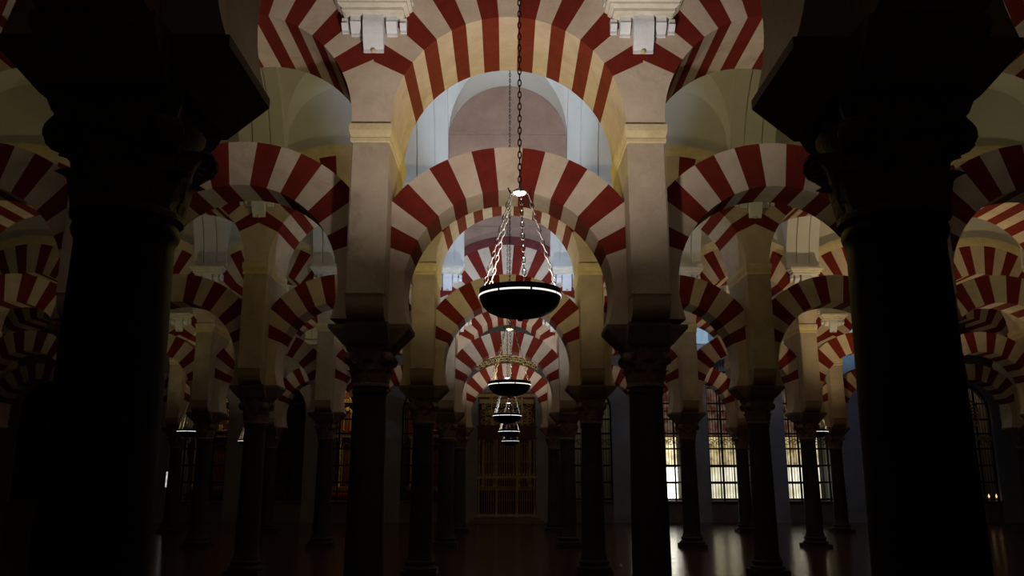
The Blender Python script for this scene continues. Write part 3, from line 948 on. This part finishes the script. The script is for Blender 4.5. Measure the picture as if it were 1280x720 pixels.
# (nave, bay, x nudge, power, colour, phrase)
WHITE = (1.0, 0.89, 0.80); YEL = (1.0, 0.84, 0.42); COOL = (0.88, 0.92, 1.0); WARM = (1.0, 0.76, 0.42)
CH = [(1, 0, 0.085, 128, WHITE, 'big black bowl chandelier nearest the camera, hanging over the centre aisle'),
      (2, 0, 0.03, 55, YEL, 'black bowl chandelier second from the camera along the centre aisle'),
      (3, 0, 0.0, 90, COOL, 'black bowl chandelier third from the camera along the centre aisle'),
      (4, 0, 0.06, 125, WHITE, 'black bowl chandelier fourth from the camera along the centre aisle'),
      (5, 0, 0.13, 26, WHITE, 'farthest bowl chandelier, just before the gilded screen'),
      (4, 3, -0.15, 78, WARM, 'small distant bowl chandelier right of the centre aisle before the bright windows'),
      (4, -3, -0.05, 18, YEL, 'small distant bowl chandelier left of the centre aisle, nearer of the left pair'),
      (5, -3, -0.2, 25, WARM, 'small distant bowl chandelier left of the centre aisle, farther of the left pair'),
      (3, 3, 0.0, 95, WARM, 'bowl chandelier hanging behind the near right column'),
      (3, -3, 0.0, 13, YEL, 'bowl chandelier hanging behind the near left column')]
def uplight(x, y, z, power, colour, size=0.34, spread=PI):
    l = bpy.data.lights.new('lamp_light', 'AREA'); l.shape = 'DISK'; l.size = size; l.energy = power; l.color = colour; l.spread = spread
    o = bpy.data.objects.new('lamp_light', l); o.location = (x, y, z); o.rotation_euler = (PI, 0, 0); col.objects.link(o)
    return o
chan = None
for nv, b, dx, pw, cl, lab in CH:
    if chan is None: chan = make_chandelier(lab); o = chan
    else: o = copy_tree(chan); o['label'] = lab
    o.location = (b*BAY+dx, nave_y(nv), RIM)
    uplight(b*BAY+dx, nave_y(nv), RIM-0.07, pw, cl, 0.26, math.radians(150))
# lamps of the same rows of chandeliers that hang outside the view
for nv, b, pw, cl in ((2, 3, 20, YEL), (2, -3, 12, YEL), (5, 3, 25, WARM)):
    uplight(b*BAY, nave_y(nv), RIM, pw, cl, 0.26, math.radians(150))

# ------------------------------------------------------------------ added spots, chapel lamps and dim world light
def spot(loc, target, energy, colour, size, blend=0.6, radius=0.08):
    l = bpy.data.lights.new('added_spot', 'SPOT'); l.energy = energy; l.color = colour; l.spot_size = math.radians(size); l.spot_blend = blend; l.shadow_soft_size = radius
    o = bpy.data.objects.new('added_spot', l); o.location = loc
    d = Vector(target)-Vector(loc); o.rotation_euler = d.to_track_quat('-Z', 'Y').to_euler(); col.objects.link(o)
BLUE = (0.62, 0.76, 1.0)
for s in (-1, 1):  # added blue spots without fixtures, standing in for daylight on the centre vaults
    spot((s*1.1, row_y(2)+0.85, 6.2), (-s*0.5, row_y(3)-0.6, 8.7), 330, (0.55, 0.70, 1.0), 54, 0.4)
    spot((s*1.1, row_y(3)+0.85, 6.2), (-s*0.5, row_y(4)-0.6, 7.9), 240, (0.5, 0.68, 1.0), 66, 0.5)
for s in (-1, 1):                                     # added warm spots without fixtures, to yellow the arch soffits of the row before
    spot((s*1.55, row_y(3)-1.0, 6.38), (-s*0.1, row_y(2)+0.1, 6.75), 310, (1.0, 0.78, 0.10), 52, 0.5)
    spot((s*1.55, row_y(4)-1.0, 6.38), (-s*0.1, row_y(3)+0.1, 6.75), 270, (1.0, 0.76, 0.12), 52, 0.5)
for x in (8.0, 14.0):  # unseen blue spots added in place of daylight on the far wall
    spot((x, row_y(5)+1.2, 6.2), (x, YF, 4.2), 42, (0.42, 0.58, 1.0), 110)
    spot((x, row_y(5)+0.9, 6.4), (x, YF, 8.7), 520, (0.32, 0.62, 1.0), 66)
# warm lamps inside the dim chapels
def chapel_lamp(b, pw, cl, z=6.3, size=0.5):
    l = bpy.data.lights.new('chapel_lamp', 'AREA'); l.shape = 'DISK'; l.size = size; l.energy = pw; l.color = cl
    o = bpy.data.objects.new('chapel_lamp', l); o.location = (b*BAY, YF+1.3, z); o.rotation_euler = (math.radians(25), 0, 0); col.objects.link(o)
chapel_lamp(0, 6, (1.0, 0.80, 0.46))
chapel_lamp(-1, 14, (1.0, 0.66, 0.36))
chapel_lamp(-2, 34, (1.0, 0.76, 0.36))
chapel_lamp(-4, 14, (1.0, 0.72, 0.40))
chapel_lamp(1, 14, (1.0, 0.80, 0.40))
chapel_lamp(6, 8, (1.0, 0.66, 0.30))

w = bpy.data.worlds.new('World'); scene.world = w; w.use_nodes = True
w.node_tree.nodes['Background'].inputs['Color'].default_value = (0.5, 0.42, 0.5, 1)
w.node_tree.nodes['Background'].inputs['Strength'].default_value = 0.006

# ------------------------------------------------------------------ camera
cam = bpy.data.cameras.new('camera'); cam.sensor_width = 36.0; cam.lens = 36.0*1040/1280
co = bpy.data.objects.new('camera', cam); col.objects.link(co)
co.location = (-0.02, 0.0, 1.64)
co.rotation_euler = (math.radians(90+12.995), 0, math.radians(-0.39))
cam.clip_start = 0.05; cam.clip_end = 200
scene.camera = co

scene.view_settings.view_transform = 'Standard'
scene.view_settings.look = 'None'
scene.view_settings.exposure = 0.0
scene.view_settings.gamma = 1.0
scene.view_settings.use_curve_mapping = False
try:
    scene.cycles.use_denoising = True
    scene.cycles.max_bounces = 6
    scene.cycles.sample_clamp_indirect = 3.0
except Exception:
    pass
